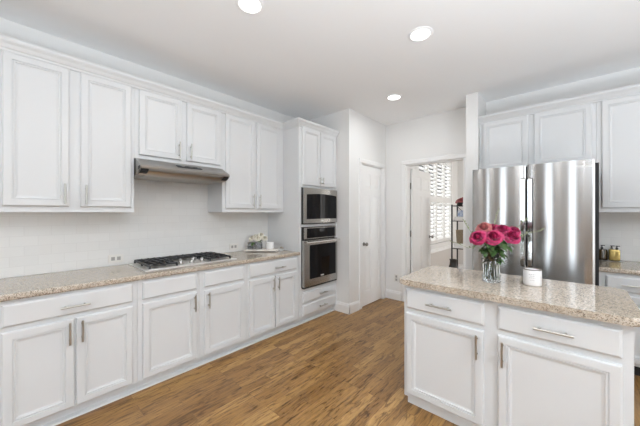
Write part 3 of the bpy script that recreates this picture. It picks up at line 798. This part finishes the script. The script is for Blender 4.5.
for k, (da, dz, db, lab) in enumerate(((-.085, .135, .01, 'cream flower leaning to the left in the smoky jar'), (-.04, .155, .02, 'cream flower left of centre in the smoky jar'), (.0, .135, -.03, 'cream flower at the front of the smoky jar'),
                                        (.03, .175, .01, 'tallest cream flower in the smoky jar'), (.075, .14, .0, 'cream flower leaning to the right in the smoky jar'))):
    px_, py_ = tl(-.045+da, db); hp = Vector((px_, py_, ZB+dz)); fx_, fy_ = tl(-.045+da*.3, db*.3)
    flower('cream_flower', R4, hp, (.5+da*3, -.5+da*3, .9), 1.9, Vector((fx_, fy_, ZB+.012)), lab, 'flower', 'cream flowers in the smoky jar', leaves=1, sr=.0018, stem_mat='twig', top=Vector((*tl(-.045+da*.4, db*.4), ZB+.09)))
# candle
Z0 = .9142
cc = Vector((2.926, 2.330, Z0))
t = thing('candle_jar', cc, 'white labelled candle jar on the island beside the rose vase', 'candle')
link('jar', MB().lathe(cc, [(0, 0), (.045, 0), (.0495, .004), (.0508, .012), (.0508, .104), (.0492, .107), (.0475, .104), (.0465, .084), (0, .082)], 36), 'wax', t, True)
link('rim', MB().lathe(cc, [(.0510, .103), (.0514, .106), (.0502, .110), (.0470, .110), (.0468, .106), (.0470, .103)], 36), 'bronze', t, True)
lb = MB(); fa = math.radians(-85)
for z, hw, th in ((.078, .36, .0018), (.067, .26, .0014), (.056, .32, .0014), (.040, .24, .0012)):
    n = 10
    for i in range(n):
        if i % 3 == 2: continue
        a0 = fa-hw+2*hw*i/n; a1 = fa-hw+2*hw*(i+1)/n
        vs = [lb.bm.verts.new(cc+Vector((.0511*math.cos(a), .0511*math.sin(a), zz))) for a, zz in ((a0, z-th), (a1, z-th), (a1, z+th), (a0, z+th))]
        lb.bm.faces.new(vs)
link('label_print', lb, 'ink', t)

# ---------------------------------------------------------------- island
IY = 1.952; IFY = IY-.021
t = thing('kitchen_island', (2.77, 2.25, 0), 'white kitchen island cabinet with two drawers and two doors', 'kitchen island')
link('body', MB().box(2.203, 3.338, IY, 2.56, .055, .872), 'cab', t)
link('toe_kick', MB().box(2.222, 3.32, IY+.018, 2.54, 0, .055), 'cab', t)
for a0, a1, ha in ((2.224, 2.722, 2.463), (2.795, 3.300, 3.047)):
    d = front('Y', a0, a1, .705, .842, IY, t, 'drawer', SLAB); pull('Y', ha, .770, IFY, .165, False, d, .0065)
for a0, a1, ha in ((2.224, 2.722, 2.688), (2.795, 3.300, 2.822)):
    d = front('Y', a0, a1, .085, .672, IY, t); pull('Y', ha, .575, IFY, .145, True, d, .0065)
counter('countertop', rounded_poly(2.170, 3.372, 1.905, 2.605, .045, '1111', 6), .874, .914, 'speckled beige granite island countertop carrying the vase and candle')

# ---------------------------------------------------------------- refrigerator
t = thing('refrigerator', (2.82, 3.6, 0), 'large stainless french-door refrigerator between the wall end and cabinets', 'refrigerator')
fx0, fx1, fm = 2.372, 3.262, 2.816; FYF = 3.20
link('casing', MB().box(fx0+.006, 3.287, FYF+.012, 3.98, .03, 1.805), 'steeldark', t)  # widened past the doors so its near-black side draws the black gap
link('base_grille', MB().box(fx0+.02, fx1-.02, FYF+.03, 3.9, .0, .03), 'black', t)
def bowed(x0, x1, z0, z1, bulge=.016, th=.055, n=48):
    pts = []
    for i in range(n+1):
        u = i/n; e = min(u, 1-u); edge = .004*(1-min(1, e/.03))**2
        pts.append((x0+(x1-x0)*u, FYF-th-bulge*(1-(2*u-1)**2)+edge))
    pts += [(x1, FYF), (x0, FYF)]
    return MB().prism(pts, 'z', z0, z1)
dl = link('door', bowed(fx0, fm-.006, .78, 1.828), 'brushed', t, True)
drr = link('door', bowed(fm+.006, fx1, .78, 1.828), 'brushed', t, True)
fz = link('freezer_drawer', bowed(fx0, fx1, .06, .765, .02), 'brushed', t, True)
link('door_gasket', MB().box(fm-.006, fm+.006, FYF-.02, FYF+.01, .78, 1.82), 'black', t)
def fr_handle(x0, x1, parent):
    y1 = FYF-.058; y0 = y1-.030
    hb = MB().prism([(y1+.004, 1.715), (y0, 1.695), (y0, 1.685), (y0, .93), (y0, .92), (y1+.004, .90), (y0+.012, .925), (y0+.012, 1.69)], 'x', x0, x1)
    link('handle', hb, 'chrome', parent)
fr_handle(fm-.042, fm-.012, dl); fr_handle(fm+.012, fm+.042, drr)
hb = MB().tube((fx0+.08, FYF-.115, .70), (fx1-.08, FYF-.115, .70), .011, n=14)
for x in (fx0+.12, fx1-.12): hb.tube((x, FYF-.06, .70), (x, FYF-.115, .70), .008, n=10)
link('handle', hb, 'chrome', fz, True)
tc = bpy.data.curves.new('logo_text', 'FONT'); tc.body = 'SAMSUNG'; tc.size = .021; tc.extrude = .0008; tc.space_character = 1.08; tc.align_x = 'LEFT'
to = bpy.data.objects.new('logo_text', tc); C.objects.link(to); tc.materials.append(M['logo'])
me = bpy.data.meshes.new_from_object(to); bpy.data.objects.remove(to); lo = bpy.data.objects.new('logo', me); C.objects.link(lo)
lo.parent = drr; lo.location = Vector((3.148, FYF-.0685, 1.768))-origin_of(drr); lo.rotation_euler = (PI/2, 0, math.radians(5.4)); lo['label'] = 'silver maker lettering'
link('hinge_cover', MB().box(fx0+.01, fx0+.09, FYF-.02, FYF+.08, 1.80, 1.825, .004), 'steeldark', t)
link('hinge_cover', MB().box(fx1-.09, fx1-.01, FYF-.02, FYF+.08, 1.80, 1.825, .004), 'steeldark', t)

# ---------------------------------------------------------------- right run on the back wall
UY = 3.81
G2 = 'white wall cabinets on the back wall'
upper('Y', 2.296, 3.300, 1.858, ZT, [(2.328, 2.768, 1.893, 2.462, None, 0), (2.818, 3.268, 1.893, 2.462, None, 0)], YB-.001, UY, 'short wide white wall cabinet above the refrigerator', G2, (2.8, 4.0, 1.858))
upper('Y', 3.300, 4.12, 1.40, ZT, [(3.335, 3.70, 1.442, 2.462, None, 0), (3.72, 4.085, 1.442, 2.462, 3.75, .15)], YB-.009, UY, 'tall white wall cabinet to the right of the refrigerator', G2, (3.7, 4.0, 1.40))
struct('trim_5', crown_path('c', [(2.294, UY-.002), (4.12, UY-.002), ], [(0, -1), (0, -1)]), 'cab')
BY = 3.535
t = thing('base_cabinet', (3.8, 3.85, 0), 'white base cabinet under the small countertop right of the refrigerator', 'cabinet')
link('body', MB().box(3.298, 4.30, BY, YB-.002, .10, .872), 'cab', t)
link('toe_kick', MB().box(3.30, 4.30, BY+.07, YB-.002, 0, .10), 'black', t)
d = front('Y', 3.345, 3.90, .715, .845, BY, t, 'drawer', SLAB); pull('Y', 3.545, .778, BY-.021, .22, False, d)
for a0, a1 in ((3.345, 3.618), (3.63, 3.90)):
    d = front('Y', a0, a1, .125, .685, BY, t); pull('Y', a1-.03 if a0 < 3.5 else a0+.03, .60, BY-.021, .145, True, d)
counter('countertop', [(3.290, 3.50), (4.33, 3.50), (4.33, YB-.009), (3.290, YB-.009)], .874, .914, 'short granite countertop right of the refrigerator with gold bottles')
# dispensers on the back counter
def bottle(x, y, mname, label, square):
    z = .9142
    t = thing('soap_dispenser', (x, y, z), label, 'bottle', 'dispensers on the back countertop')
    if square:
        link('bottle_body', MB().box(x-.040, x+.040, y-.032, y+.032, z+.003, z+.112, .008), mname, t, True)
    else:
        link('bottle_body', MB().lathe((x, y, z+.003), [(0, 0), (.036, 0), (.041, .005), (.042, .085), (.036, .104), (.018, .110), (0, .110)]), mname, t, True)
    for dx in ((-.018, .018) if square else (0.0,)):
        p = MB().tube((x+dx, y, z+.112), (x+dx, y, z+.130), .010, n=12).tube((x+dx, y, z+.130), (x+dx, y, z+.142), .005, n=8).box(x+dx-.010, x+dx+.022, y-.007, y+.007, z+.142, z+.150, .002)
        link('pump', p, 'blackmetal', t, True)
t = thing('bottle_tray', (3.41, 4.035, .914), 'thin dark tray under the gold bottles on the back countertop', 'tray')
link('tray_top', MB().box(3.302, 3.51, 3.975, 4.10, .9142, .9170, .001), 'bronze', t)
def shift(fn, dz):
    before = set(C.objects); fn(); 
    for o in set(C.objects)-before:
        if o.parent is None: o.location.z += dz
shift(lambda: bottle(3.350, 4.035, 'soap', 'dark amber dispenser with black pump, next to the refrigerator', False), .003)
shift(lambda: bottle(3.437, 4.035, 'gold', 'square gold caddy with two black pumps beside the dark dispenser', True), .003)

# ---------------------------------------------------------------- recessed ceiling lights
def downlight(x, y, label, visible=True):
    t = thing('recessed_light', (x, y, H-.012), label, 'ceiling light', 'recessed ceiling lights')
    link('trim_ring', MB().lathe((x, y, H), [(.072, -.001), (.095, -.001), (.097, -.005), (.088, -.010), (.078, -.011), (.072, -.006)], 36), 'ceil', t, True)
    link('lens', MB().lathe((x, y, H), [(0, -.002), (.073, -.002), (.073, -.006), (0, -.007)], 36), 'lamp', t, True)
    a = area('downlight', (x, y, H-.016), (0, 0, 0), .14, .14, 7.5, (.97, .985, 1), math.radians(178), 'DISK')
for x, y, lab in ((1.478, 1.107, 'glowing recessed ceiling light nearest the upper cabinets, at the top edge'),
                  (2.219, 2.208, 'glowing recessed ceiling light above the island'),
                  (1.483, 3.193, 'glowing recessed ceiling light nearest the pantry door'),
                  (2.96, 1.10, 'recessed ceiling light above the camera side of the island'),
                  (1.48, -1.2, 'recessed ceiling light over the floor behind the camera'),
                  (4.2, -1.2, 'recessed ceiling light over the seating side behind the camera')):
    downlight(x, y, lab)

# ---------------------------------------------------------------- far room: black shelf with things
t = thing('etagere_shelf', (1.73, 5.1, 0), 'narrow black metal shelf standing in the room beyond the doorway', 'shelf')
ex0, ex1, ey0, ey1 = 1.628, 1.86, 4.97, 5.27
for x in (ex0, ex1):
    for y in (ey0, ey1): link('post', MB().box(x-.010, x+.010, y-.010, y+.010, 0, 1.53), 'blackmetal', t)
ES = (.20, .80, 1.26, 1.515)
for z in ES[:3]: link('shelf_board', MB().box(ex0+.01, ex1-.01, ey0+.01, ey1-.01, z-.012, z), 'blackmetal', t)
link('shelf_board', MB().box(ex0+.01, ex1-.01, ey0+.01, ey1-.01, ES[3]-.015, ES[3]), 'blackmetal', t)
link('brace', MB().tube((ex0, ey1, 1.27), (ex1, ey1, 1.50), .005, n=8).tube((ex0, ey1, 1.50), (ex1, ey1, 1.27), .005, n=8), 'blackmetal', t)
t = thing('flower_pot', (1.72, 5.1, 1.516), 'small dark pot with pink blooms on top of the black shelf', 'pot')
link('pot', MB().lathe((1.72, 5.1, 1.516), [(0, 0), (.035, 0), (.045, .05), (.041, .05), (.035, .01), (0, .008)]), 'blackmetal', t, True)
for k, (dx, dy, dz, lab) in enumerate(((0.02, -.02, .075, 'front red-pink bloom on top of the black shelf'), (.075, 0, .07, 'right red-pink bloom on top of the black shelf'), (-.035, .03, .06, 'left red-pink bloom on top of the black shelf'), (.04, .05, .09, 'rear red-pink bloom on top of the black shelf'))):
    flower('shelf_rose', R1 if k % 2 else R3, (1.72+dx, 5.1+dy, 1.535+dz), (dx*6, -.6, .8), 1.05, (1.72+dx*.2, 5.1+dy*.2, 1.528), lab, 'flower', 'pink flowers on the black shelf', leaves=1)
tag(link('patterned_box', MB().box(1.70, 1.80, 5.02, 5.14, 1.330, 1.43, .004), 'bluebox'), 'blue and white patterned box on the upper shelf in far room', 'box')
tag(link('white_book', MB().box(1.66, 1.845, 4.99, 5.20, 1.295, 1.328, .002), 'ceramic'), 'upper thick white book under the blue patterned box', 'book', 'books on the black shelf')
tag(link('white_book', MB().box(1.65, 1.835, 4.99, 5.21, 1.2605, 1.294, .002), 'wax'), 'lower white book at the bottom of the upper shelf stack', 'book', 'books on the black shelf')
bk = MB().lathe((1.75, 5.12, .8815), [(0, 0), (.085, 0), (.092, .02), (.098, .17), (.102, .22), (.096, .22), (.090, .17), (.084, .012), (0, .01)], 24)
tag(link('woven_basket', bk, 'basket', None, True), 'olive brown woven basket on the middle shelf in far room', 'basket')
tag(link('white_box', MB().box(1.655, 1.84, 4.99, 5.22, .8005, .88, .004), 'ceramic'), 'flat white box under the woven basket in far room', 'box')
tag(link('floor_vase', MB().lathe((1.70, 4.80, 0.0), [(0, 0), (.06, 0), (.10, .08), (.115, .25), (.10, .42), (.055, .56), (.05, .62), (.06, .64), (.05, .64), (.04, .6), (.0, .5)], 24), 'blackmetal', None, True), 'tall dark vase on the floor in front of the black shelf', 'vase')
fl = MB().sphere((1.745, 5.12, .20+.145), .095, 1.5, 20)
tag(link('fleece_throw', fl, 'fluff', None, True), 'rolled white fleece throw on the bottom shelf in far room', 'throw')
# invented living side behind the camera, added to warm the refrigerator reflections: a tall walnut bookcase
M['walnut'] = noisy('walnut', (.13, .075, .04), (.20, .12, .065), .4, 8)
t = thing('bookcase', (4.95, -3.2, 0), 'invented walnut bookcase added for reflections at the rear wall behind the camera', 'bookcase')
link('case', MB().box(4.25, 4.29, -3.46, -3.05, .0, 2.3).box(5.61, 5.65, -3.46, -3.05, 0, 2.3).box(4.29, 5.61, -3.46, -3.44, 0, 2.3), 'walnut', t)
for k in range(6): link('shelf_board', MB().box(4.292, 5.608, -3.438, -3.06, .06+.44*k, .09+.44*k), 'walnut', t)
for k in range(3): link('door', MB().box(4.30+.44*k, 4.30+.44*k+.425, -3.05, -3.03, .10, .95, .003), 'walnut', t)
